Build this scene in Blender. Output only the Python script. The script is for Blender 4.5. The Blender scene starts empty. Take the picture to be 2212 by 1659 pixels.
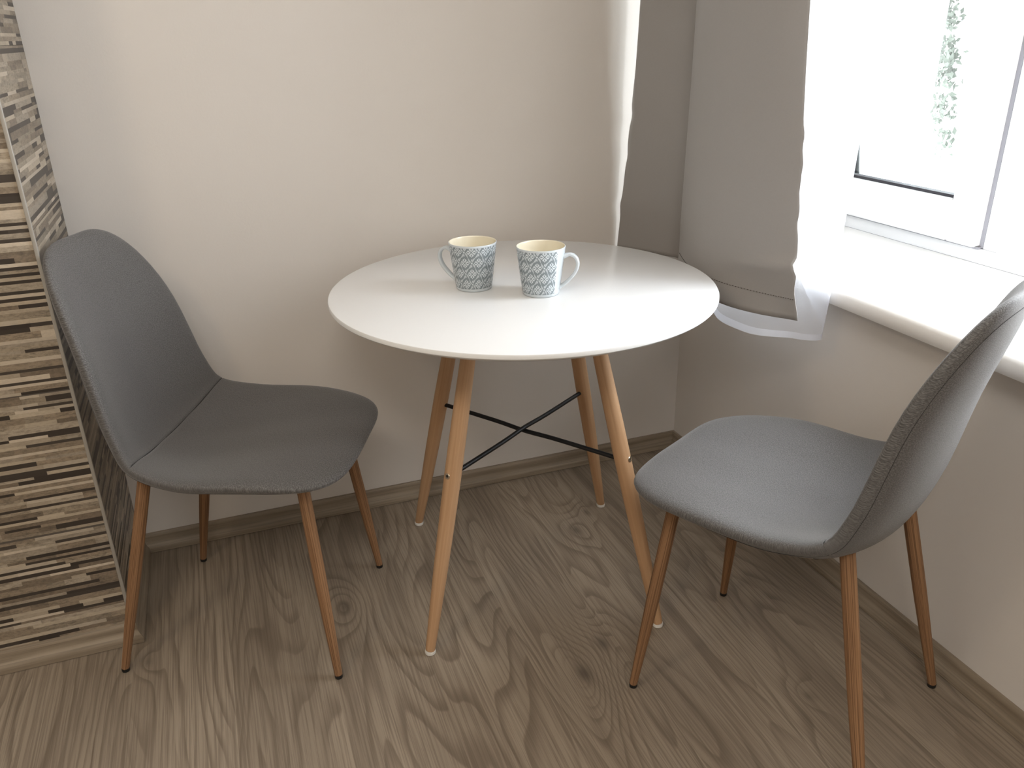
import bpy, bmesh, math, random
from mathutils import Vector, Matrix
PI = math.pi
SC = bpy.context.scene
COL = SC.collection
R_ = random.Random(7)

# ------------------------------------------------------------------ helpers
def tag(o, label=None, cat=None, group=None, kind=None):
    if label: o['label'] = label
    if cat: o['category'] = cat
    if group: o['group'] = group
    if kind: o['kind'] = kind
    return o

def obj(name, bm, mats, parent=None, smooth=True, angle=None):
    me = bpy.data.meshes.new(name)
    bm.normal_update(); bm.to_mesh(me); bm.free()
    if not isinstance(mats, (list, tuple)): mats = [mats]
    for m in mats: me.materials.append(m)
    if smooth:
        for p in me.polygons: p.use_smooth = True
        if angle is not None: me.set_sharp_from_angle(angle=angle)
    o = bpy.data.objects.new(name, me); COL.objects.link(o)
    if parent is not None: o.parent = parent
    return o

def empty(name, loc=(0, 0, 0), rz=0.0):
    o = bpy.data.objects.new(name, None); COL.objects.link(o)
    o.location = loc; o.rotation_euler = (0, 0, rz); o.empty_display_size = .05
    return o

def copy_tree(o, parent=None):
    c = o.copy(); COL.objects.link(c)
    if parent is not None: c.parent = parent
    for ch in list(o.children): copy_tree(ch, c)
    return c

def add_box(bm, a, b, mi=0):
    x0, y0, z0 = a; x1, y1, z1 = b
    v = [bm.verts.new(p) for p in ((x0,y0,z0),(x1,y0,z0),(x1,y1,z0),(x0,y1,z0),(x0,y0,z1),(x1,y0,z1),(x1,y1,z1),(x0,y1,z1))]
    fs = [bm.faces.new([v[i] for i in q]) for q in ((0,3,2,1),(4,5,6,7),(0,1,5,4),(1,2,6,5),(2,3,7,6),(3,0,4,7))]
    for f in fs: f.material_index = mi
    return v, fs

def box_bm(*boxes, bevel=0.0, seg=2):
    bm = bmesh.new()
    for a, b in boxes: add_box(bm, a, b)
    if bevel:
        bmesh.ops.bevel(bm, geom=list(bm.edges), offset=bevel, segments=seg, profile=.5, affect='EDGES')
    return bm

def tube_bm(rings, n=24, caps=True, bm=None):
    """rings: list of (centre, axis_dir, radius)"""
    bm = bm or bmesh.new(); prev = None; first = None
    for c, d, r in rings:
        c = Vector(c); d = Vector(d).normalized()
        ref = Vector((0, 0, 1)) if abs(d.z) < .9 else Vector((1, 0, 0))
        u = d.cross(ref).normalized(); w = d.cross(u)
        ring = [bm.verts.new(c + r*(math.cos(2*PI*k/n)*u + math.sin(2*PI*k/n)*w)) for k in range(n)]
        if prev:
            for k in range(n): bm.faces.new((prev[k], prev[(k+1) % n], ring[(k+1) % n], ring[k]))
        else: first = ring
        prev = ring
    if caps:
        bm.faces.new(list(reversed(first))); bm.faces.new(prev)
    bmesh.ops.recalc_face_normals(bm, faces=bm.faces)
    return bm

def stick(a, b, prof, n=24):
    """round stick from a to b; prof = [(t, radius)]; UV = round the stick, along it in metres"""
    a, b = Vector(a), Vector(b); d = b - a; L = d.length; dn = d/L
    bm = tube_bm([(a + d*t, d, r) for t, r in prof], n)
    uvl = bm.loops.layers.uv.new('UVMap')
    u = dn.cross(Vector((0, 0, 1))).normalized(); w = dn.cross(u)
    for f in bm.faces:
        an = []
        for l in f.loops:
            q = l.vert.co - a; an.append(math.atan2(q.dot(w), q.dot(u))/(2*PI))
        if max(an)-min(an) > .5: an = [x+1 if x < 0 else x for x in an]
        for l, x in zip(f.loops, an): l[uvl].uv = (x, (l.vert.co-a).dot(dn))
    return bm

def lathe_bm(prof, n=64, closed=False):
    bm = bmesh.new(); rings = []
    for r, z in prof:
        if r < 1e-6: rings.append([bm.verts.new((0, 0, z))])
        else: rings.append([bm.verts.new((r*math.cos(2*PI*k/n), r*math.sin(2*PI*k/n), z)) for k in range(n)])
    for a, b in zip(rings, rings[1:]):
        for k in range(n):
            q = [a[k % len(a)], a[(k+1) % len(a)], b[(k+1) % len(b)], b[k % len(b)]]
            q2 = []
            for v in q:
                if v not in q2: q2.append(v)
            if len(q2) > 2: bm.faces.new(q2)
    bmesh.ops.recalc_face_normals(bm, faces=bm.faces)
    return bm

def path_tube(pts, r, n=8, bm=None):
    pts = [Vector(p) for p in pts]; rings = []
    for i, p in enumerate(pts):
        d = pts[min(i+1, len(pts)-1)] - pts[max(i-1, 0)]
        rings.append((p, d, r))
    bm = bm or bmesh.new(); prev = None; u = None
    for c, d, rr in rings:
        d = d.normalized()
        if u is None:
            u = d.orthogonal().normalized()
        else:
            u = (u - d*u.dot(d)).normalized()
        w = d.cross(u)
        ring = [bm.verts.new(c + rr*(math.cos(2*PI*k/n)*u + math.sin(2*PI*k/n)*w)) for k in range(n)]
        if prev:
            for k in range(n): bm.faces.new((prev[k], prev[(k+1) % n], ring[(k+1) % n], ring[k]))
        prev = ring
    return bm

def spline(t, pts):
    n = len(pts)-1
    ext = [[2*a-b for a, b in zip(pts[0], pts[1])]] + [list(p) for p in pts] + [[2*a-b for a, b in zip(pts[-1], pts[-2])]]
    u = min(max(t*n, 0), n-1e-9); i = int(u); f = u-i
    A, B, C, D = ext[i], ext[i+1], ext[i+2], ext[i+3]
    return [.5*((2*b)+(-a+c)*f+(2*a-5*b+4*c-d)*f*f+(-a+3*b-3*c+d)*f**3) for a, b, c, d in zip(A, B, C, D)]

# ------------------------------------------------------------------ node expressions
class Ex:
    nt = None
    def __init__(s, k): s.k = k
    @staticmethod
    def put(sock, v):
        if isinstance(v, Ex): Ex.nt.links.new(v.k, sock)
        else: sock.default_value = v
    @staticmethod
    def m(op, *a):
        n = Ex.nt.nodes.new('ShaderNodeMath'); n.operation = op
        for i, v in enumerate(a): Ex.put(n.inputs[i], v)
        return Ex(n.outputs[0])
    def __add__(s, o): return Ex.m('ADD', s, o)
    __radd__ = __add__
    def __sub__(s, o): return Ex.m('SUBTRACT', s, o)
    def __rsub__(s, o): return Ex.m('SUBTRACT', o, s)
    def __mul__(s, o): return Ex.m('MULTIPLY', s, o)
    __rmul__ = __mul__
    def __truediv__(s, o): return Ex.m('DIVIDE', s, o)
    def __lt__(s, o): return Ex.m('LESS_THAN', s, o)
    def __gt__(s, o): return Ex.m('GREATER_THAN', s, o)
def f_(op): return lambda *a: Ex.m(op, *a)
eabs, esin, efloor, efract, emin, emax, epow, eexp, ehyp = f_('ABSOLUTE'), f_('SINE'), f_('FLOOR'), f_('FRACT'), f_('MINIMUM'), f_('MAXIMUM'), f_('POWER'), f_('EXPONENT'), None
def ehyp(a, b): return Ex.m('SQRT', a*a + b*b)
def sstep(v, lo, hi):
    n = Ex.nt.nodes.new('ShaderNodeMapRange'); n.interpolation_type = 'SMOOTHSTEP'
    Ex.put(n.inputs['Value'], v); n.inputs['From Min'].default_value = lo; n.inputs['From Max'].default_value = hi
    return Ex(n.outputs['Result'])
def vec(x, y, z=0.0):
    n = Ex.nt.nodes.new('ShaderNodeCombineXYZ')
    for i, v in enumerate((x, y, z)): Ex.put(n.inputs[i], v)
    return Ex(n.outputs[0])
def noise(v, scale=1.0, detail=2.0, rough=.5, dist=0.0):
    n = Ex.nt.nodes.new('ShaderNodeTexNoise'); Ex.put(n.inputs['Vector'], v)
    n.inputs['Scale'].default_value = scale; n.inputs['Detail'].default_value = detail
    n.inputs['Roughness'].default_value = rough; n.inputs['Distortion'].default_value = dist
    return Ex(n.outputs['Fac'])
def wnoise(v):
    n = Ex.nt.nodes.new('ShaderNodeTexWhiteNoise'); n.noise_dimensions = '3D'; Ex.put(n.inputs['Vector'], v)
    return Ex(n.outputs['Value'])
def mixc(f, a, b):
    n = Ex.nt.nodes.new('ShaderNodeMix'); n.data_type = 'RGBA'; n.clamp_factor = True
    Ex.put(n.inputs[0], f)
    for i, v in ((6, a), (7, b)):
        if not isinstance(v, Ex): v = (*v, 1) if len(v) == 3 else v
        Ex.put(n.inputs[i], v)
    return Ex(n.outputs[2])
def mulc(a, f):
    return vmul(a, f)
def vmul(a, f):
    n = Ex.nt.nodes.new('ShaderNodeVectorMath'); n.operation = 'SCALE'
    Ex.put(n.inputs[0], a if isinstance(a, Ex) else a); Ex.put(n.inputs['Scale'], f)
    return Ex(n.outputs[0])
def coords(kind='Object'):
    n = Ex.nt.nodes.new('ShaderNodeTexCoord'); s = Ex.nt.nodes.new('ShaderNodeSeparateXYZ')
    Ex.nt.links.new(n.outputs[kind], s.inputs[0])
    return Ex(s.outputs[0]), Ex(s.outputs[1]), Ex(s.outputs[2])
def bump(hgt, strength=.3, dist=.001):
    n = Ex.nt.nodes.new('ShaderNodeBump'); n.inputs['Strength'].default_value = strength
    n.inputs['Distance'].default_value = dist; Ex.put(n.inputs['Height'], hgt)
    return Ex(n.outputs[0])
def new_mat(name, col=(.8, .8, .8), rough=.5, metal=0.0, spec=.5):
    m = bpy.data.materials.new(name); m.use_nodes = True
    Ex.nt = m.node_tree; b = m.node_tree.nodes['Principled BSDF']
    b.inputs['Base Color'].default_value = (*col, 1); b.inputs['Roughness'].default_value = rough
    b.inputs['Metallic'].default_value = metal; b.inputs['Specular IOR Level'].default_value = spec
    return m, b

# ------------------------------------------------------------------ materials
def wall_paint(name, col):
    m, b = new_mat(name, col, .85, spec=.25)
    x, y, z = coords()
    n = noise(vec(x, y, z), 170, 3, .6)
    Ex.put(b.inputs['Normal'], bump(n, .18, .001))
    n2 = noise(vec(x, y, z), 2.5, 2)
    Ex.put(b.inputs['Base Color'], mixc(n2, tuple(c*.97 for c in col), tuple(min(1, c*1.02) for c in col)))
    return m
M_wall = wall_paint('wall_paint', (.68, .645, .605))
M_ceil = wall_paint('ceiling_paint', (.8, .79, .77))

def floor_mat():
    m, b = new_mat('oak_laminate', rough=.42, spec=.4)
    x, y, z = coords()
    W = .195
    a = (x + 1.55)/W; i = efloor(a); fx = efract(a)
    r1 = wnoise(vec(i, 3.7, 0.0))
    c = y/2.4 + .93 + r1*.04; j = efloor(c); fy = efract(c)
    rr = wnoise(vec(i, j, 1.0))
    knots = [(-.607,-.739,1.0),(-.681,-.806,1.15),(-.42,-.253,.6),(-.481,-.325,1.0),(-1.102,-.412,.9),(-1.522,-.44,.6),(-.30,-1.02,.5)]
    k = None; dk = None
    for kx, ky, s in knots:
        dx = (x-kx)/(.034*s); dy = (y-ky)/(.062*s)
        d2 = dx*dx + dy*dy
        e = eexp(d2*-.5)*s
        e2 = eexp(d2*-7.0)*s
        k = e if k is None else k+e
        dk = e2 if dk is None else dk+e2
    wob = noise(vec(x*14, y*3.0, rr*31.0), 1, 2)
    g = noise(vec(x*5.5 + wob*.25, y*.80, rr*57.0), 1, 1.0, .45)
    ph = g*21.0 + k*3.4 + wob*.7
    tri = efract(ph)
    line = sstep(tri, .45, .92) - sstep(tri, .92, 1.0)      # soft dark edge on one side of each ring
    fine = noise(vec(x*260 + g*9.0, y*3.6, rr*13.0), 1, 3, .65)
    pore = sstep(noise(vec(x*420, y*9.0, rr*7.0), 1, 2, .6), .56, .72)
    big = noise(vec(x*9, y*1.1, rr*23.0), 1, 2)
    dark = (.130, .098, .070); mid = (.258, .209, .157); light = (.338, .277, .211)
    c0 = mixc(sstep(big, .3, .7), mid, light)
    c1 = mixc(sstep(fine, .40, .66)*.62, c0, (.150, .116, .085))
    c2 = mixc(line*sstep(wob, .25, .6)*.62, c1, dark)
    c3 = mixc(pore*.30, c2, dark)
    c4 = mixc(dk*.6, c3, (.065, .05, .038))
    c5 = vmul(c4, .97 + rr*.05)
    ex = emin(fx, 1.0-fx)*W; ey = emin(fy, 1.0-fy)*2.4
    seam = 1.0 - sstep(emin(ex, ey), .0004, .0014)
    c6 = mixc(seam*.30, c5, (.36, .30, .23))  # paler seams: bevel reflections put into the colour
    Ex.put(b.inputs['Base Color'], c6)
    Ex.put(b.inputs['Roughness'], .40 + fine*.14)
    Ex.put(b.inputs['Normal'], bump(fine*.6 - pore*.5 - seam*2.0, .25, .0006))
    return m
M_floor = floor_mat()

def base_mat(name, along):
    m, b = new_mat(name, rough=.5, spec=.4)
    x, y, z = coords()
    l, o = (x, y) if along == 'x' else (y, x)
    fine = noise(vec(l*4, o*160, z*260), 1, 3, .6)
    big = noise(vec(l*3, z*60, o*40), 1, 2)
    c = mixc(sstep(big, .3, .7), (.235, .188, .135), (.32, .262, .195))
    c = mixc(sstep(fine, .42, .72)*.6, c, (.15, .117, .082))
    Ex.put(b.inputs['Base Color'], c); Ex.put(b.inputs['Normal'], bump(fine, .2, .0005))
    return m
M_base_x = base_mat('baseboard_oak_along_wall', 'x'); M_base_y = base_mat('baseboard_oak_along_side', 'y')

def tile_mat():
    m, b = new_mat('stacked_strip_tile', rough=.38, spec=.45)
    at = Ex.nt.nodes.new('ShaderNodeAttribute'); at.attribute_name = 'strip'
    col = Ex(at.outputs['Color'])
    x, y, z = coords()
    n1 = noise(vec(x*38, y*38, z*150), 1, 4, .7)
    n2 = noise(vec(x*160, y*160, z*330), 1, 3, .7)
    s = sstep(n1, .42, .68)*.42 + sstep(n2, .42, .64)*.36
    sep = Ex.nt.nodes.new('ShaderNodeSeparateColor'); Ex.nt.links.new(at.outputs['Color'], sep.inputs[0])
    blot = Ex(at.outputs['Alpha'])
    c = mixc(s*blot, col, (.075, .062, .048))
    Ex.put(b.inputs['Base Color'], c)
    return m
M_tile = tile_mat()
M_strip, _ = new_mat('corner_profile_metal', (.42, .40, .36), .4, .3)

def fabric():
    m, b = new_mat('grey_melange_fabric', rough=.66, spec=.5)
    u, v, _ = coords('UV')
    mel = noise(vec(u*420, v*900, 0.0), 1, 2, .6)
    mel2 = noise(vec(u*90, v*330, 3.0), 1, 3, .6)
    tw = esin((u*1.0 + v*1.0)*(2*PI/.0021))
    c = mixc(sstep(mel, .35, .70), (.072, .069, .067), (.164, .159, .156))
    c = mixc(sstep(mel2, .52, .78)*.5, c, (.05, .047, .045))
    c = vmul(c, .96 + tw*.10)
    Ex.put(b.inputs['Base Color'], c)
    b.inputs['Sheen Weight'].default_value = .25; b.inputs['Sheen Roughness'].default_value = .4
    Ex.put(b.inputs['Normal'], bump(tw*.5 + mel, .35, .0006))
    return m
M_fabric = fabric()
M_thread, _ = new_mat('dark_seam_thread', (.034, .032, .031), .9)
M_cap, _ = new_mat('black_plastic_cap', (.008, .008, .008), .45)

def wood(name, c_lo, c_hi, c_line, lines, amt, rough=.45):
    m, b = new_mat(name, rough=rough+.1, spec=.25)
    u, v, _ = coords('UV'); x, y, z = coords()
    oi = Ex.nt.nodes.new('ShaderNodeObjectInfo'); rnd = Ex(oi.outputs['Random'])
    cu, su = Ex.m('COSINE', u*2*PI), esin(u*2*PI)      # wraps without a seam
    k = lines/(2*PI)
    n = noise(vec(cu*k + rnd*9, su*k, v*2.5 + x*3), 1, 3, .55)
    big = noise(vec(cu*1.2 + rnd*5, su*1.2, v*4), 1, 2)
    st = noise(vec(cu*k*1.7, su*k*1.7 + rnd*3, v*30), 1, 2)
    c = mixc(sstep(big, .3, .7), c_lo, c_hi)
    c = mixc(sstep(n, .46, .62)*amt, c, c_line)
    c = mixc(sstep(st, .58, .75)*amt*.5, c, c_line)
    Ex.put(b.inputs['Base Color'], c); Ex.put(b.inputs['Normal'], bump(n, .12, .0004))
    return m
M_beech = wood('beech_wood', (.46, .280, .155), (.52, .33, .19), (.40, .23, .12), 26, .4)
M_walnut = wood('brown_wood_print', (.27, .148, .075), (.33, .185, .095), (.105, .053, .027), 60, .8)
M_white, bw = new_mat('white_lacquer', (.795, .81, .82), .24, spec=.5)
M_glide, _ = new_mat('white_plastic_glide', (.78, .77, .73), .4)
M_black, _ = new_mat('black_steel', (.010, .010, .011), .45, .3)
M_bolt, _ = new_mat('bolt_brass_steel', (.55, .47, .36), .28, 1.0)
M_bolt_dark, _ = new_mat('bolt_socket', (.03, .028, .025), .5, .5)
M_under, _ = new_mat('white_underside', (.72, .70, .66), .6)
M_pvc, _ = new_mat('white_window_plastic', (.86, .87, .88), .35)
M_sill, _ = new_mat('white_window_sill', (.84, .83, .81), .4)
M_gasket, _ = new_mat('dark_gasket', (.03, .028, .035), .6)

def glass_mat():
    m, b = new_mat('window_glass'); nt = m.node_tree; nt.nodes.remove(b)
    t = nt.nodes.new('ShaderNodeBsdfTransparent'); t.inputs[0].default_value = (.94, .96, .95, 1)
    g = nt.nodes.new('ShaderNodeBsdfGlossy'); g.inputs['Roughness'].default_value = .02
    f = nt.nodes.new('ShaderNodeFresnel'); f.inputs[0].default_value = 1.35
    mx = nt.nodes.new('ShaderNodeMixShader'); nt.links.new(f.outputs[0], mx.inputs[0])
    nt.links.new(t.outputs[0], mx.inputs[1]); nt.links.new(g.outputs[0], mx.inputs[2])
    nt.links.new(mx.outputs[0], nt.nodes['Material Output'].inputs[0])
    return m
M_glass = glass_mat()

def curtain_mat():
    m, b = new_mat('taupe_satin', rough=.5, spec=.35); nt = m.node_tree
    u, v, _ = coords('UV')
    th = noise(vec(u*1600, v*160, 0.0), 1, 2)
    th2 = noise(vec(u*160, v*1600, 4.0), 1, 2)
    c = mixc(th*.5 + th2*.5, (.325, .308, .29), (.40, .382, .365))
    Ex.put(b.inputs['Base Color'], c)
    b.inputs['Sheen Weight'].default_value = .2
    tr = nt.nodes.new('ShaderNodeBsdfTranslucent'); tr.inputs[0].default_value = (.46, .45, .44, 1)
    mx = nt.nodes.new('ShaderNodeMixShader'); mx.inputs[0].default_value = .20
    nt.links.new(b.outputs[0], mx.inputs[1]); nt.links.new(tr.outputs[0], mx.inputs[2])
    nt.links.new(mx.outputs[0], nt.nodes['Material Output'].inputs[0])
    return m
M_curtain = curtain_mat()
M_stitch, _ = new_mat('brown_stitching', (.10, .085, .07), .8)

def sheer_mat(name, dens):
    m, b = new_mat(name); nt = m.node_tree; nt.nodes.remove(b)
    t = nt.nodes.new('ShaderNodeBsdfTransparent'); t.inputs[0].default_value = (1, 1, 1, 1)
    d = nt.nodes.new('ShaderNodeBsdfDiffuse'); d.inputs[0].default_value = (.86, .88, .94, 1)
    tl = nt.nodes.new('ShaderNodeBsdfTranslucent'); tl.inputs[0].default_value = (.86, .88, .94, 1)
    m1 = nt.nodes.new('ShaderNodeMixShader'); m1.inputs[0].default_value = .5
    nt.links.new(d.outputs[0], m1.inputs[1]); nt.links.new(tl.outputs[0], m1.inputs[2])
    m2 = nt.nodes.new('ShaderNodeMixShader'); m2.inputs[0].default_value = dens
    nt.links.new(t.outputs[0], m2.inputs[1]); nt.links.new(m1.outputs[0], m2.inputs[2])
    nt.links.new(m2.outputs[0], nt.nodes['Material Output'].inputs[0])
    return m
M_sheer = sheer_mat('white_voile', .45); M_sheer_hem = sheer_mat('white_voile_hem', .7)

def mug_mat(plain):
    """glazed stoneware; printed trellis of four-petalled flowers; handle side left plain"""
    m, b = new_mat('patterned_glaze', rough=.16, spec=.5)
    u, v, _ = coords('UV')                      # u 0..1 round from the handle, v metres up
    NX = 10.0; PV = .0455
    cx = u*NX; cy = v/PV + .12
    # nearest flower centre of a staggered lattice
    def local(ox, oy):
        return efract(cx + ox) - .5, efract(cy + oy) - .5
    x1, y1 = local(.5, .5); x2, y2 = local(0.0, 0.0)
    d1 = eabs(x1) + eabs(y1); d2 = eabs(x2) + eabs(y2)
    sel = d1 < d2
    x = x1*sel + x2*(1.0-sel); y = y1*sel + y2*(1.0-sel)
    ax, ay = eabs(x), eabs(y); s = ax + ay
    # flower in millimetre-like units: the cell is 30 wide and 45 tall, the flower as tall as wide
    fx, fy = ax*30.0, ay*45.5
    p = emax(fx, fy); o = emin(fx, fy)
    # pointed, scalloped petals split along the diagonals, a drop in each
    edge = 11.0 - o*.80 - eabs(esin(o*.95))*1.1
    petal = (p < edge)*((p-o) > 1.0)*(p > 1.4)
    drop = (ehyp((p-6.4)/2.3, o/1.05) < 1.0)
    flower = petal*(1.0-drop)
    # leafy ribbons along the cell edges
    t = ax - ay
    sg = Ex.m('SIGN', x*y)
    sn = esin(t*2*PI)
    e = s - .5 + sn*.05*sg
    leaf = (eabs(e) < (.012 + .050*eabs(sn)))
    vein = (eabs(e - .012*sg) < .010)*(eabs(sn) > .45)
    dot = emax(ehyp((ax-.5)*30.0, fy) < 1.9, ehyp(fx, (ay-.5)*45.5) < 1.9)
    ring = emax(ehyp((ax-.5)*30.0, fy) < 3.0, ehyp(fx, (ay-.5)*45.5) < 3.0)
    pet2 = (ehyp(fx/.9, (fy-16.2)/2.4) < 1.0)
    w = emax(emax(flower, leaf*(1.0-vein)*(1.0-ring)), emax(dot, pet2))
    inb = (v > .0065)*(v < .0935)*(eabs(u-.5) < .5-plain)
    ink = inb*(1.0-w)
    c = mixc(ink, (.56, .61, .645), (.195, .23, .25))
    Ex.put(b.inputs['Base Color'], c)
    b.inputs['Coat Weight'].default_value = .3; b.inputs['Coat Roughness'].default_value = .08
    return m
M_mug = mug_mat(.105)
M_glaze, _ = new_mat('pale_blue_glaze', (.56, .61, .645), .16)
M_cream, _ = new_mat('cream_glaze', (.80, .75, .61), .14)
M_leaf, _ = new_mat('grey_green_leaf', (.055, .062, .052), .7, spec=.2)
M_bark, _ = new_mat('pale_bark', (.30, .29, .27), .8)

# ------------------------------------------------------------------ the room
WX, WY = -1.549, -.353          # outer corner of the tiled wall block
CEIL = 2.55
XL, YF = -3.7, -4.2             # far left wall, wall behind the camera
TH = .56                        # thickness of the window wall

bm = bmesh.new(); add_box(bm, (XL-.1, YF-.1, -.08), (TH, .15, 0.0))
tag(obj('floor', bm, M_floor, smooth=False), kind='structure')
bm = bmesh.new(); add_box(bm, (XL-.1, YF-.1, CEIL), (TH, .15, CEIL+.1))
tag(obj('ceiling', bm, M_ceil, smooth=False), kind='structure')
bm = bmesh.new(); add_box(bm, (WX, 0, 0), (TH, .15, CEIL))
tag(obj('wall_back', bm, M_wall, smooth=False), kind='structure')
bm = bmesh.new(); add_box(bm, (XL-.1, YF-.1, 0), (TH, YF, CEIL))
tag(obj('wall_front', bm, M_wall, smooth=False), kind='structure')
bm = bmesh.new(); add_box(bm, (XL-.1, YF, 0), (XL, WY, CEIL))
tag(obj('wall_far_left', bm, M_wall, smooth=False), kind='structure')

# window wall with its opening
OY0, OY1, OZ0, OZ1 = -1.38, -.10, .665, 2.12
bm = bmesh.new()
add_box(bm, (0, YF, 0), (TH, 0, OZ0)); add_box(bm, (0, YF, OZ1), (TH, 0, CEIL))
add_box(bm, (0, OY1, OZ0), (TH, 0, OZ1)); add_box(bm, (0, YF, OZ0), (TH, OY0, OZ1))
tag(obj('wall_right', bm, M_wall, smooth=False), kind='structure')

# tiled wall block on the left: strips of printed tile, one colour per strip
def tiled_block():
    bm = bmesh.new()
    cl = bm.loops.layers.float_color.new('strip')
    add_box(bm, (XL, WY+.004, 0), (WX-.004, .15, CEIL))
    pal = [((.040, .031, .025), .12, 26), ((.052, .042, .034), .25, 8), ((.42, .355, .27), .35, 26), ((.50, .43, .34), .25, 16), ((.29, .232, .168), .9, 22),
           ((.21, .165, .12), 1.0, 20), ((.33, .275, .205), .95, 16), ((.37, .315, .245), .7, 12)]
    wts = [p[2] for p in pal]
    rnd = random.Random(11)
    def rowset(z0, z1):
        zs = [z0]
        while zs[-1] < z1-.004:
            k = rnd.choice([q for q in 'DLM' if not kinds or q != kinds[-1]])
            kinds.append(k)
            zs.append(min(z1, zs[-1] + (rnd.choice((.008, .0095, .011, .013)) if k == 'M' else rnd.choice((.0055, .006, .0065, .0075, .0085)))))
        return zs
    kinds = []
    wk = {'D': [55, 14, 10, 4, 8, 8, 6, 4], 'L': [8, 4, 38, 26, 5, 5, 9, 9], 'M': [6, 5, 8, 4, 26, 22, 22, 14]}
    def cover(P, u0, u1, z1):
        tz = 0.0; tr = 0
        while tz < z1:
            te = min(tz + .30, z1); kinds.clear(); zs = rowset(tz+.0004, te-.0004)
            off = (.30 if tr % 2 else 0.0); tu = u0 - off
            edges = []
            e = u0
            bounds = []
            k = tu
            while k < u1:
                a, b_ = max(k, u0), min(k+.60, u1)
                if b_ > a: bounds.append((a, b_))
                k += .60
            for a, b_ in bounds:
                last = None
                for za, zb, kd in zip(zs, zs[1:], kinds):
                    x = a + .0004
                    while x < b_-.0005:
                        ln = rnd.uniform(.025, .13) if rnd.random() < .75 else rnd.uniform(.10, .24)
                        xe = min(x+ln, b_-.0004)
                        if b_-.0004-xe < .012: xe = b_-.0004
                        while True:
                            c = rnd.choices(pal, wk[kd])[0]
                            if c is not last or rnd.random() < .25: break
                        last = c
                        f = bm.faces.new([bm.verts.new(P(*q)) for q in ((x, za), (xe, za), (xe, zb), (x, zb))])
                        jt = rnd.uniform(.85, 1.15)
                        for l in f.loops: l[cl] = (c[0][0]*jt, c[0][1]*jt, c[0][2]*jt, c[1])
                        f.material_index = 1
                        x = xe
            tz = te; tr += 1
    cover(lambda u, z: (WX-u, WY, z), 0.0, 1.25, CEIL)
    cover(lambda u, z: (WX, WY+u, z), 0.0, -WY, CEIL)
    add_box(bm, (WX-1.25, WY+.0004, 0), (WX-.0004, .01, CEIL), 2)
    M_grout, _ = new_mat('tile_joint', (.10, .085, .07), .8)
    bmesh.ops.recalc_face_normals(bm, faces=[f for f in bm.faces if f.material_index != 1])
    o = obj('wall_left', bm, [M_wall, M_tile, M_grout], smooth=False)
    return tag(o, kind='structure')
tiled_block()
bm = box_bm(((WX-.004, WY-.0025, .045), (WX+.0025, WY+.004, CEIL)), bevel=.001)
tag(obj('trim_1', bm, M_strip), kind='structure')

# baseboards: swept profile (off the wall, height)
BP = [(0, 0), (.018, 0), (.018, .011), (.0165, .016), (.0125, .0205), (.0095, .026), (.0085, .033), (.0095, .040), (.0090, .0455), (.006, .0496), (0, .0496)]
def baseboard(name, a, b, out, mit0, mit1, mat):
    """from a to b along a wall; out = unit vector into the room; mit = +1 inside, -1 outside mitre, 0 square"""
    a, b, out = Vector((*a, 0)), Vector((*b, 0)), Vector((*out, 0)); d = (b-a).normalized()
    bm = bmesh.new(); rings = []
    for p, s, mt in ((a, 1, mit0), (b, -1, mit1)):
        rings.append([bm.verts.new(p + out*(o+.0003) + d*(s*mt*o) + Vector((0, 0, h+.0014))) for o, h in BP])
    n = len(BP)
    for k in range(n): bm.faces.new((rings[0][k], rings[0][(k+1) % n], rings[1][(k+1) % n], rings[1][k]))
    bm.faces.new(rings[0]); bm.faces.new(list(reversed(rings[1])))
    bmesh.ops.recalc_face_normals(bm, faces=bm.faces)
    return tag(obj(name, bm, mat, angle=.6), kind='structure')
baseboard('baseboard_back', (WX, 0), (0, 0), (0, -1), 1, 1, M_base_x)
baseboard('baseboard_right', (0, 0), (0, YF), (-1, 0), 1, 0, M_base_y)
baseboard('baseboard_left', (WX, 0), (WX, WY), (1, 0), 1, -1, M_base_y)
baseboard('baseboard_left_front', (WX, WY), (XL, WY), (0, -1), -1, 0, M_base_x)

# ------------------------------------------------------------------ the window
SD = .375; SZ = .698
win = tag(empty('window_1', (0, 0, 0)), kind='structure')
bm = bmesh.new()
prof = [(SD+.02, OZ0), (-.040, OZ0-.004), (-.046, OZ0-.003), (-.0495, OZ0+.004), (-.0505, .678), (-.049, .688), (-.044, .695), (-.034, SZ), (SD+.02, SZ)]
ys = (OY0-.04, -.03)
rg = [[bm.verts.new((x, y, z)) for x, z in prof] for y in ys]
n = len(prof)
for k in range(n): bm.faces.new((rg[0][k], rg[0][(k+1) % n], rg[1][(k+1) % n], rg[1][k]))
bm.faces.new(rg[0]); bm.faces.new(list(reversed(rg[1]))); bmesh.ops.recalc_face_normals(bm, faces=bm.faces)
obj('window_sill', bm, M_sill, win, angle=.7)
MU = -.63   # face of the meeting post
# fixed frame: bottom rail, head, jambs, post
bm = box_bm(((SD, OY0, SZ-.03), (SD+.07, OY1, .731)), ((SD, OY0, OZ1-.06), (SD+.07, OY1, OZ1)), ((SD, OY1-.06, .731), (SD+.07, OY1, OZ1-.06)),
            ((SD, OY0, .731), (SD+.07, OY0+.06, OZ1-.06)), ((SD+.004, MU-.045, .731), (SD+.07, MU-.004, OZ1-.06)), bevel=.003)
obj('window_frame', bm, M_pvc, win, angle=.6)
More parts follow.
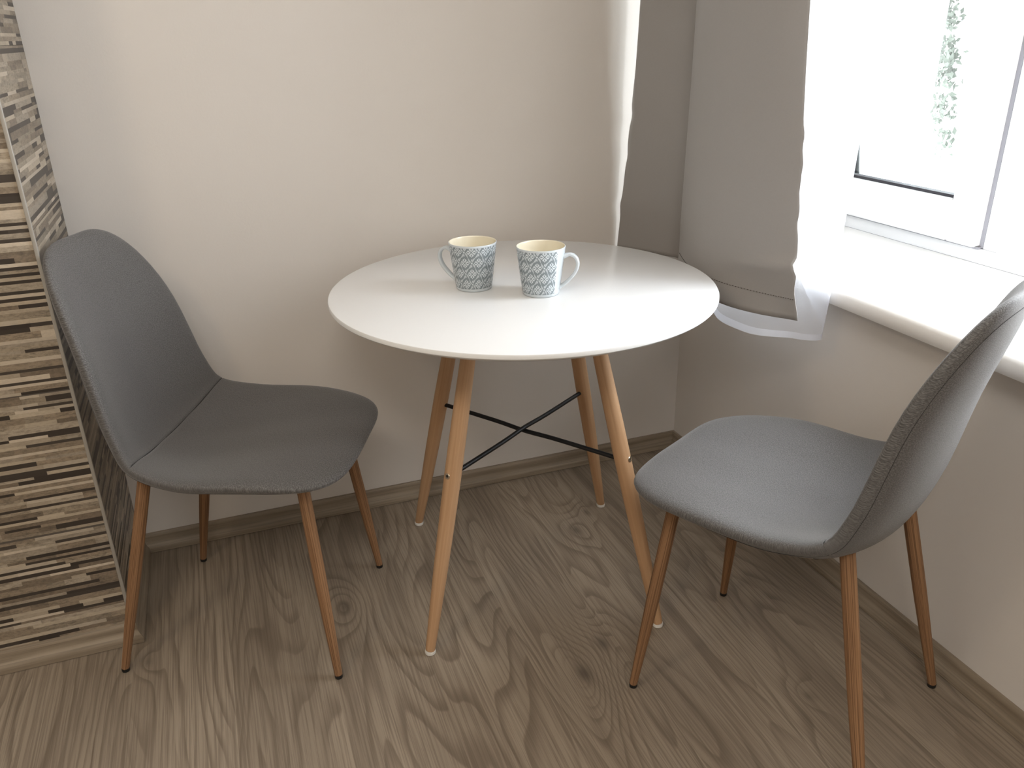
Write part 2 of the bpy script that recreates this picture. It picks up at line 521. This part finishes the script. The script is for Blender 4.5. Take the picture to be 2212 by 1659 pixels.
# box between inner and outer frame
bm = box_bm(((SD+.07, OY0, .70), (TH+.10, OY1, .728)), ((TH+.02, OY1-.06, .728), (TH+.09, OY1, OZ1)), ((TH+.02, OY0, OZ1-.06), (TH+.09, OY1, OZ1)),
            ((TH+.02, OY0, .728), (TH+.09, OY0+.06, OZ1-.06)), ((TH+.03, -.56, .728), (TH+.09, -.47, OZ1-.06)), bevel=.003)
obj('outer_frame', bm, M_pvc, win, angle=.6)
# closed casement
GY0, GY1, GZ0, GZ1 = -.547, -.165, .833, 2.0
sx0, sx1 = SD-.018, SD+.045
bm = bmesh.new()
def rail(bm, a, b): add_box(bm, a, b)
SB = .735
rail(bm, (sx0, MU+.006, SB), (sx1, GY0, GZ1+.10)); rail(bm, (sx0, GY1, SB), (sx1, OY1-.03, GZ1+.10))
rail(bm, (sx0, GY0, SB), (sx1, GY1, GZ0)); rail(bm, (sx0, GY0, GZ1), (sx1, GY1, GZ1+.10))
bmesh.ops.bevel(bm, geom=list(bm.edges), offset=.003, segments=2, affect='EDGES')
obj('sash', bm, M_pvc, win, angle=.6)
gk = .007
bm = box_bm(((sx0+.006, GY0, GZ0), (sx0+.028, GY1, GZ0+gk)), ((sx0+.012, GY1-gk*.6, GZ0), (sx0+.03, GY1, GZ1)))
obj('gasket', bm, M_gasket, win, smooth=False)
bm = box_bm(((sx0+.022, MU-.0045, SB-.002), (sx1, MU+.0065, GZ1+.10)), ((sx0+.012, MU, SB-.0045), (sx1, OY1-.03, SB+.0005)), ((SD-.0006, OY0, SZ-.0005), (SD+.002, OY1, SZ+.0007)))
M_joint, _ = new_mat('joint_shade_grey', (.30, .30, .33), .7)
obj('joint_shade', bm, M_joint, win, smooth=False)  # grey strips stand in for the shadow gaps round sash and sill
bm = box_bm(((sx0+.03, GY0-.004, GZ0-.004), (sx0+.034, GY1+.004, GZ1+.004)))
obj('pane', bm, M_glass, win, smooth=False)

# ------------------------------------------------------------------ curtains
def cloth(name, path, ztop, zbot, mat, rows, cols, wob, parent=None, thick=0.0, zmod=None):
    bm = bmesh.new(); uvl = bm.loops.layers.uv.new('UVMap'); grid = []
    for i in range(rows+1):
        t = (i/rows)**1.0
        row = []
        for j in range(cols+1):
            s = j/cols
            zb = zbot if zmod is None else zbot + zmod(s)
            z = zb + (ztop-zb)*t
            x, y = path(s, z)
            dx, dy = wob(s, z)
            v = bm.verts.new((x+dx, y+dy, z)); row.append(v)
        grid.append(row)
    for i in range(rows):
        for j in range(cols):
            f = bm.faces.new((grid[i][j], grid[i][j+1], grid[i+1][j+1], grid[i+1][j]))
            for l, (a, b_) in zip(f.loops, ((j, i), (j+1, i), (j+1, i+1), (j, i+1))):
                l[uvl].uv = (a/cols*.8, grid[b_][a].co.z)
    o = obj(name, bm, mat, parent)
    if thick:
        md = o.modifiers.new('thickness', 'SOLIDIFY'); md.thickness = thick; md.offset = 0
    return o
# drape: plan curve at hem and at rod height
HEM = .655
cb = [(-.222, -.006), (-.206, -.030), (-.190, -.060), (-.158, -.115), (-.128, -.165), (-.118, -.205), (-.140, -.226), (-.172, -.244), (-.200, -.30), (-.226, -.38), (-.236, -.47), (-.230, -.56), (-.208, -.64), (-.178, -.698)]
ct = [(-.186, -.034), (-.200, -.048), (-.186, -.080), (-.152, -.120), (-.118, -.155), (-.104, -.184), (-.120, -.202), (-.150, -.218), (-.172, -.256), (-.190, -.312), (-.198, -.390), (-.192, -.470), (-.174, -.545), (-.148, -.598)]
def cpath(s, z):
    t = min(max((z-HEM)/(1.30-HEM), 0), 1.6)
    a = spline(s, cb); b_ = spline(s, ct)
    k = min(t, 1.0)
    return a[0]+(b_[0]-a[0])*k, a[1]+(b_[1]-a[1])*k
def cwob(s, z):
    w = .004*math.sin(z*9+s*7)*s
    edge = max(0, (s-.9)/.1)
    h = max(0, 1-(z-HEM)/.13)
    puff = .010*math.sin(s*19+z*31)*h*max(0, s-.45)*2
    cr = -.010*math.exp(-((z-.765-.12*(s-1))/.010)**2)*max(0, (s-.72)/.28)
    nt = sum(a*math.exp(-((z-z0)/.016)**2) for z0, a in ((1.012, -.005), (.962, -.005), (.905, .003), (.845, .005), (.745, -.005)))
    nl = sum(a*math.exp(-((z-z0)/.02)**2) for z0, a in ((1.0, .004), (.90, .003), (.775, -.004)))
    return w*.5 + puff + cr + nl*(1-s)**8, edge*edge*nt
curt = cloth('curtain', cpath, 2.36, HEM, M_curtain, 150, 120, cwob, thick=.0016)
tag(curt, 'taupe satin curtain hanging in the corner behind the round table', 'curtain')
bm = bmesh.new()
for q in range(150):      # hem stitches
    s0 = q/150; s1 = s0 + .0036
    if s0 < .58: continue
    for_z = HEM + .043
    pts = []
    for s in (s0, s1):
        x, y = cpath(s, for_z); d = cwob(s, for_z); pts.append(Vector((x+d[0]-.0015, y+d[1], for_z)))
    path_tube(pts, .0007, 5, bm)
obj('hem_stitching', bm, M_stitch, curt)

# voile: a loop of thin cloth hanging lower than the drape
SH = .600
vb = [(-.070, -.14), (-.09, -.24), (-.14, -.34), (-.195, -.44), (-.214, -.52), (-.206, -.585), (-.165, -.625), (-.125, -.645), (-.090, -.660), (-.066, -.664), (-.060, -.650), (-.064, -.610), (-.075, -.55)]
vt = [(-.060, -.12), (-.075, -.20), (-.09, -.29), (-.100, -.37), (-.105, -.45), (-.105, -.52), (-.100, -.58), (-.092, -.63), (-.082, -.668), (-.070, -.690), (-.062, -.680), (-.060, -.64), (-.062, -.58)]
def vpath(s, z):
    t = min(max((z-SH)/.5, 0), 1); t = t**.8
    a = spline(s, vb); b_ = spline(s, vt)
    return a[0]+(b_[0]-a[0])*t, a[1]+(b_[1]-a[1])*t
def vwob(s, z): return .002*math.sin(s*40+z*8), .002*math.sin(s*31+z*5)
def vz(s): return -.012*math.exp(-((s-.72)/.2)**2) + .04*max(0, (s-.78)/.22)**1.5*3
sheer = cloth('sheer_curtain', vpath, 2.36, SH, M_sheer, 90, 110, vwob, zmod=vz)
tag(sheer, 'white see-through voile curtain hanging between the taupe drape and the window', 'curtain')
bm = bmesh.new(); uvl = None
prev = None
for j in range(111):
    s = j/110; z0 = SH + vz(s)
    col = []
    for z in (z0, z0+.014):
        x, y = vpath(s, z); d = vwob(s, z); col.append(bm.verts.new((x+d[0]-.0006, y+d[1]-.0006, z)))
    if prev: bm.faces.new((prev[0], col[0], col[1], prev[1]))
    prev = col
obj('hem', bm, M_sheer_hem, sheer)

# ------------------------------------------------------------------ table
TX, TY, TZ = -.6637, -.4369, .7196
FA = .5846
table = tag(empty('dining_table', (TX, TY, 0), FA), 'round white dining table on four splayed beech legs with black cross rods', 'table')
prof = [(0, TZ), (.3965, TZ), (.3988, TZ-.0009), (.4000, TZ-.0032), (.4000, TZ-.0085), (.3980, TZ-.0110), (.388, TZ-.0165), (.383, TZ-.0175), (0, TZ-.0175)]
bm = lathe_bm(prof, 160)
obj('tabletop', bm, M_white, table, angle=.5)
bm = box_bm(((-.21, -.035, TZ-.037), (.21, .035, TZ-.0177)), ((-.035, -.21, TZ-.037), (.035, .21, TZ-.0177)), bevel=.002)
obj('support_frame', bm, M_black, table, angle=.6)
foot_r, z_top = .3530, TZ-.030
def table_leg(k):
    a = k*PI/2; u = Vector((math.cos(a), math.sin(a), 0))
    top = u*.1675 + Vector((0, 0, z_top)); ft = u*foot_r + Vector((0, 0, .0085))
    L = [(0, .0105), (.1, .0125), (.3, .0155), (.55, .0175), (.75, .0168), (1.0, .0142)]
    prof = [(t/24, spline(t/24, [(r,) for r in (.0103, .0142, .0167, .0176, .0162, .0140)])[0]) for t in range(25)]
    leg = obj('leg', stick(ft, top, prof, 32), M_beech, table, angle=.8)
    g = lathe_bm([(0, 0.0002), (.0095, .0002), (.0112, .0012), (.0118, .0045), (.0112, .0088), (0, .0088)], 28)
    bmesh.ops.translate(g, verts=g.verts, vec=ft - Vector((0, 0, .0085)))
    gl = obj('glide', g, M_glide, leg, angle=.7)
    # bolt through the leg at the rod
    d = (top-ft).normalized(); t = (.384-.0085)/(z_top-.0085); c = ft + (top-ft)*t
    nrm = (u - d*u.dot(d)).normalized()
    c2 = c + nrm*.0170
    bl = obj('bolt', tube_bm([(c2-nrm*.003, nrm, .0062), (c2+nrm*.0008, nrm, .0062), (c2+nrm*.0016, nrm, .0052), (c2+nrm*.0016, nrm, .0030), (c2+nrm*.0004, nrm, .0026)], 20), M_bolt, leg, angle=.5)
    obj('bolt_socket', tube_bm([(c2+nrm*.0002, nrm, .0029), (c2+nrm*.0009, nrm, .0027)], 6), M_bolt_dark, leg, smooth=False)
    return c
cs = [table_leg(k) for k in range(4)]
for k, dz in ((0, .0045), (1, -.0045)):
    a, b_ = cs[k] + Vector((0, 0, dz*.3)), cs[k+2] + Vector((0, 0, dz*.3))
    d = (b_-a).normalized(); L = (b_-a).length
    pts = [a + d*(L*q/24) + Vector((0, 0, dz*.7*math.exp(-((q-12)/2.5)**2))) for q in range(25)]
    bm = path_tube(pts, .0049, 16)
    obj('stretcher', bm, M_black, table)

# ------------------------------------------------------------------ mugs
def mug(loc, ang, label, r0, r1, h):
    root = tag(empty('mug', loc, ang), label, 'mug', 'patterned mugs on the table')
    # outer profile from foot to lip, then inside
    out = [(0, .0022), (r0*.86, .0022), (r0*.90, .0004), (r0*.97, .0004), (r0, .0022), (r0+.0006, .006)]
    for k in range(1, 25):
        t = k/24; out.append((r0+.0006 + (r1-.0004-r0-.0006)*(t**.92), .006+(h-.0075)*t))
    bm = bmesh.new(); uvl = bm.loops.layers.uv.new('UVMap'); n = 128
    prof = out + [(r1-.0006, h-.0005), (r1-.0016, h), (r1-.0027, h-.0008)]
    nin = len(prof)
    for k in range(0, 21):
        t = 1-k/20; prof.append((r0-.0030 + (r1-.0030-r0+.0030)*(t**.92), .010+(h-.013)*t))
    prof += [(r0-.006, .0065), (r0-.014, .0050), (0, .0050)]
    rings = []
    for r, z in prof:
        rings.append([bm.verts.new((r*math.cos(2*PI*k/n), r*math.sin(2*PI*k/n), z)) for k in range(n)] if r > 1e-6 else [bm.verts.new((0, 0, z))])
    for i, (a, b_) in enumerate(zip(rings, rings[1:])):
        for k in range(n):
            idx = [(a, k), (a, k+1), (b_, k+1), (b_, k)]
            vs, us = [], []
            for rr, kk in idx:
                v = rr[kk % len(rr)]
                if v not in vs: vs.append(v); us.append((kk/n, v.co.z))
            if len(vs) < 3: continue
            f = bm.faces.new(vs); f.material_index = 0 if i < nin-2 else 1
            for l, uv in zip(f.loops, us): l[uvl].uv = uv
    bmesh.ops.recalc_face_normals(bm, faces=bm.faces)
    obj('cup', bm, [M_mug, M_cream], root)
    # strap handle, thick round-edged section swept along an ear-shaped curve
    rz = lambda z: r0 + (r1-r0)*(z/h)**.92
    P = [(rz(h*.80)-.002, h*.795), (rz(h*.8)+.012, h*.835), (rz(h*.75)+.024, h*.76), (rz(h*.6)+.029, h*.62), (rz(h*.45)+.0255, h*.46), (rz(h*.3)+.015, h*.30), (rz(h*.2)+.005, h*.20), (rz(h*.16)-.002, h*.155)]
    bm = bmesh.new(); prev = None; N = 48; K = 16
    for i in range(N+1):
        t = i/N; x, z = spline(t, P); x2, z2 = spline(min(1, t+.01), P); x1, z1 = spline(max(0, t-.01), P)
        d = Vector((x2-x1, 0, z2-z1)).normalized(); nn = Vector((d.z, 0, -d.x)); side = Vector((0, 1, 0))
        flare = 1 + .5*max(0, 1-t*9) + .45*max(0, 1-(1-t)*9)
        ring = []
        for k in range(K):
            a = 2*PI*k/K; ca, sa = math.cos(a), math.sin(a)
            sx = math.copysign(abs(ca)**.7, ca)*.0068*flare; sy = math.copysign(abs(sa)**.7, sa)*.0034*flare
            ring.append(bm.verts.new(Vector((x, 0, z)) + side*sx + nn*sy))
        if prev:
            for k in range(K): bm.faces.new((prev[k], prev[(k+1) % K], ring[(k+1) % K], ring[k]))
        else: bm.faces.new(ring)
        prev = ring
    bm.faces.new(prev); bmesh.ops.recalc_face_normals(bm, faces=bm.faces)
    obj('handle', bm, M_glaze, root)
    return root
mug((-.7619, -.4123, TZ+.0001), math.radians(141), 'grey patterned mug on the table with its handle turned to the left', .0371, .0497, .0974)
mug((-.6496, -.5042, TZ+.0001), math.radians(-31), 'grey patterned mug on the table with its handle turned to the window side', .0371, .0497, .0974)

# ------------------------------------------------------------------ chairs
PR = [[0.2788, 0.4491], [0.1267, 0.4454], [-0.0297, 0.4311], [-0.1315, 0.457], [-0.1746, 0.5373], [-0.2074, 0.7048], [-0.2532, 0.8685]]
WI = [0.2665, 0.2384, 0.2119, 0.1981, 0.1906]; DI = [0.0006, 0.0364, 0.0427, 0.0434]
NF, NT, MF, MT, THK, QS = 4.62, 3.90, 2.80, 2.75, .0362, -.0105
HP = 13
def shell_pt(q, p, h):
    t = (q+1)/2; c = spline(t, PR); e = 1e-3
    a, b_ = spline(min(1, t+e), PR), spline(max(0, t-e), PR)
    d = Vector((a[0]-b_[0], a[1]-b_[1])).normalized(); nx, nz = d.y, -d.x
    W = spline(t, [(w,) for w in WI])[0]; k = spline(t, [(w,) for w in DI])[0]
    off = k*abs(p)**2.2 + h*THK/2
    return Vector((c[0]+nx*off, W*p, c[1]+nz*off))
def sdir(th):
    c, s = math.cos(th), math.sin(th); n, m = (NT, MT) if s > 0 else (NF, MF)
    lo, hi = 0, 2
    for _ in range(40):
        r = (lo+hi)/2
        if (abs(r*c)**n if c else 0) + (abs(r*s)**m if s else 0) < 1: lo = r
        else: hi = r
    return r*c, r*s
def shell_mesh(keep):
    """keep: -1 the seat side of the seam, +1 the back side"""
    bm = bmesh.new(); N = 128
    dirs = [sdir(2*PI*(k+.5)/N) for k in range(N)]
    rh = [.08, .16, .24, .32, .40, .48, .56, .64, .71, .77, .82, .865, .90, .93, .953, .97, .982, .991, .997]
    hp = lambda r: math.sqrt(max(0, 1-r**HP))
    rim = [bm.verts.new((q, p, 0)) for p, q in dirs]
    for sg in (1, -1):
        prev = None; cen = bm.verts.new((0, 0, sg))
        for r in rh:
            ring = [bm.verts.new((q*r, p*r, sg*hp(r))) for p, q in dirs]
            if prev is None:
                for k in range(N): bm.faces.new((cen, ring[k], ring[(k+1) % N]))
            else:
                for k in range(N): bm.faces.new((prev[k], prev[(k+1) % N], ring[(k+1) % N], ring[k]))
            prev = ring
        for k in range(N): bm.faces.new((prev[k], prev[(k+1) % N], rim[(k+1) % N], rim[k]))
    for off in (.045, .02, .008):
        for s in (1, -1):
            bmesh.ops.bisect_plane(bm, geom=list(bm.verts)+list(bm.edges)+list(bm.faces), plane_co=(QS+s*off, 0, 0), plane_no=(1, 0, 0))
    r = bmesh.ops.bisect_plane(bm, geom=list(bm.verts)+list(bm.edges)+list(bm.faces), plane_co=(QS, 0, 0), plane_no=(1, 0, 0), clear_outer=(keep < 0), clear_inner=(keep > 0))
    bmesh.ops.holes_fill(bm, edges=[e for e in bm.edges if e.is_boundary], sides=0)
    bmesh.ops.recalc_face_normals(bm, faces=bm.faces)
    uvl = bm.loops.layers.uv.new('UVMap')
    for f in bm.faces:
        for l in f.loops:
            q, p, h = l.vert.co; l[uvl].uv = (p*.2, q*.38)
    for v in bm.verts:
        q, p, h = v.co
        g = 1 - .16*math.exp(-((q-QS)/.012)**2)*(1 if h > 0 else .4)
        # slight upholstery unevenness
        un = .0010*math.sin(q*9+p*5)*math.sin(p*7-q*4)
        v.co = shell_pt(q, p, h*g) + Vector((0, 0, un))
    flip = [f for f in bm.faces]
    bmesh.ops.recalc_face_normals(bm, faces=flip)
    return bm
def rim_pt(th, r, sg):
    p, q = sdir(th); h = sg*math.sqrt(max(0, 1-r**HP))
    return shell_pt(q*r, p*r, h)
def chair(loc, rz, label):
    root = tag(empty('dining_chair', loc, rz), label, 'chair', 'grey upholstered dining chairs')
    seat = obj('seat', shell_mesh(-1), M_fabric, root, angle=1.2)
    back = obj('backrest', shell_mesh(1), M_fabric, root, angle=1.2)
    # cross seam over the crease, then the welt round the edge
    bm = path_tube([shell_pt(QS, -.97+1.94*k/60, math.sqrt(max(0, 1-abs(-.97+1.94*k/60)**HP))*.86) for k in range(61)], .0009, 6)
    obj('cross_seam', bm, M_thread, back)
    bmA = bmesh.new(); bmB = bmesh.new()
    NN = 400; ptsA = []; ptsB = []
    for k in range(NN+1):
        th = -PI/2 + 2*PI*k/NN
        p, q = sdir(th); pt = rim_pt(th, .968, -1)
        (ptsB if q > QS else ptsA).append((th, pt))
    def dash(bm, pts):
        pts = sorted(pts, key=lambda a: a[0])
        run = [pts[0]]
        runs = []
        for a in pts[1:]:
            if a[0]-run[-1][0] > .1: runs.append(run); run = []
            run.append(a)
        runs.append(run)
        for r in runs:
            if len(r) > 2: path_tube([x[1] for x in r], .0005, 6, bm)
    dash(bmA, ptsA); dash(bmB, ptsB)
    obj('edge_seam', bmA, M_thread, seat); obj('edge_seam', bmB, M_thread, back)
    # lower seam of the back panel across the underside of the bend
    bm = path_tube([shell_pt(-.14-.09*(1-(k/30-1)**2)*0, -.93+1.86*k/60, -math.sqrt(max(0, 1-abs(-.93+1.86*k/60)**HP))*1.004) for k in range(61)], .0008, 6)
    obj('panel_seam', bm, M_thread, back)
    for sx, tx in ((.2251, .185), (-.2251, -.118)):
        for sy in (1, -1):
            yb = (.187 if sx > 0 else .192)*sy
            ft = Vector((sx, yb, .0082)); top = Vector((tx, .138*sy, .433 if sx > 0 else .452))
            # meet the underside of the shell
            pr = [(0, .0078), (.12, .0090), (.3, .0110), (.48, .0122), (.7, .0124), (1, .0122)]
            leg = obj('leg', stick(ft, top, pr, 28), M_walnut, root, angle=.8)
            g = lathe_bm([(0, .0002), (.0066, .0002), (.0077, .0012), (.0081, .0050), (.0079, .0086), (0, .0086)], 24)
            bmesh.ops.translate(g, verts=g.verts, vec=ft - Vector((0, 0, .0082)))
            obj('foot_cap', g, M_cap, leg, angle=.7)
    return root
c1 = chair((-1.2790, -.3690, 0), -.4271, 'grey upholstered dining chair beside the tiled wall, facing the table')
c2 = copy_tree(c1)
c2.location = (-.3329, -.9817, 0); c2.rotation_euler = (0, 0, 2.0686)
c2['label'] = 'grey upholstered dining chair in front of the window sill, seen from behind'

# ------------------------------------------------------------------ outside the window
tr = tag(empty('tree', (5.0, 3.9, -3.0)), 'sunlit leafy tree trunk seen outside through the window', 'tree')
bm = tube_bm([((.1, -1.0, 0), (0, .2, 1), .10), ((.12, -.47, 2.0), (0, .2, 1), .07), ((.1, .12, 4.2), (0, .2, 1), .05), ((.1, .60, 6), (0, .2, 1), .03)], 14)
obj('trunk', bm, M_bark, tr)
bm = bmesh.new(); rl = random.Random(4)
for k in range(1300):
    z = 3.05 + 1.75*rl.random()**.5
    wdt = .02 + .105*min(1, max(0, z-3.05)/.9)
    if math.sin(z*23)+math.sin(z*41+2) > 1.1: continue
    side = rl.choice((-1, 1, 1, -1, 0))
    c = Vector((rl.gauss(-.06, .05), .17 + (z-4.39)*.265 + side*wdt*.8 + rl.gauss(0, .028), z))
    s = rl.uniform(.02, .045); u = Vector((rl.gauss(0, .4), rl.gauss(0, 1), rl.gauss(0, 1))).normalized()
    w = u.cross(Vector((rl.gauss(1, .3), rl.gauss(0, .3), rl.gauss(0, .3)))).normalized()
    nrm = u.cross(w)*.1*s
    vs = [bm.verts.new(c + q) for q in (-u*s, -u*.2*s+w*.5*s+nrm, u*s, -u*.2*s-w*.5*s+nrm)]
    bm.faces.new(vs)
tag(obj('leaves', bm, M_leaf, tr, smooth=False), kind='stuff')

# ------------------------------------------------------------------ light
wd = bpy.data.worlds.new('daylight'); SC.world = wd; wd.use_nodes = True
bg = wd.node_tree.nodes['Background']; bg.inputs[0].default_value = (.90, .95, 1.0, 1); bg.inputs[1].default_value = 17.0
def lamp(name, loc, power, col, r):
    l = bpy.data.lights.new(name, 'POINT'); l.energy = power; l.color = col; l.shadow_soft_size = r
    o = bpy.data.objects.new(name, l); COL.objects.link(o); o.location = loc; return o
lamp('ceiling_lamp', (-2.03, -1.43, 1.88), 15, (1.0, .82, .60), .12)
al = bpy.data.lights.new('fill_light', 'AREA'); al.shape = 'DISK'; al.size = 1.0; al.energy = 36; al.color = (1.0, .95, .88)  # unseen fill, added to brighten the floor and right wall
ao = bpy.data.objects.new('fill_light', al); COL.objects.link(ao); ao.location = (-1.5, -2.9, 2.53)
po = bpy.data.lights.new('window_portal', 'AREA'); po.shape = 'RECTANGLE'; po.size = OY1-OY0; po.size_y = OZ1-OZ0
po.cycles.is_portal = True
pobj = bpy.data.objects.new('window_portal', po); COL.objects.link(pobj)
pobj.location = (TH+.12, (OY0+OY1)/2, (OZ0+OZ1)/2)
pobj.rotation_euler = Vector((-1, 0, 0)).to_track_quat('-Z', 'Z').to_euler()

# ------------------------------------------------------------------ camera
f_px, yaw, pitch, roll = 1755.1, .3448, .4089, -.021
cy, sy, cp, sp = math.cos(yaw), math.sin(yaw), math.cos(pitch), math.sin(pitch)
fw = Vector((sy*cp, cy*cp, -sp)); rt = Vector((cy, -sy, 0)); up = rt.cross(fw)
c, s = math.cos(roll), math.sin(roll)
r2 = c*rt + s*up; u2 = -s*rt + c*up
cam = bpy.data.cameras.new('camera'); cam.sensor_width = 36; cam.lens = f_px*36/2212
cam.clip_start = .05
co = bpy.data.objects.new('camera', cam); COL.objects.link(co)
mw = Matrix((r2, u2, -fw)).transposed().to_4x4(); mw.translation = (-1.2426, -1.9705, 1.205)
co.matrix_world = mw; SC.camera = co

vs = SC.view_settings
SC.display_settings.display_device = 'sRGB'
vs.view_transform = 'Standard'; vs.look = 'None'; vs.exposure = 0.0; vs.gamma = 1.0; vs.use_curve_mapping = False
cy_ = SC.cycles
cy_.use_denoising = True
cy_.max_bounces = 10; cy_.diffuse_bounces = 6; cy_.transparent_max_bounces = 16; cy_.sample_clamp_indirect = 8
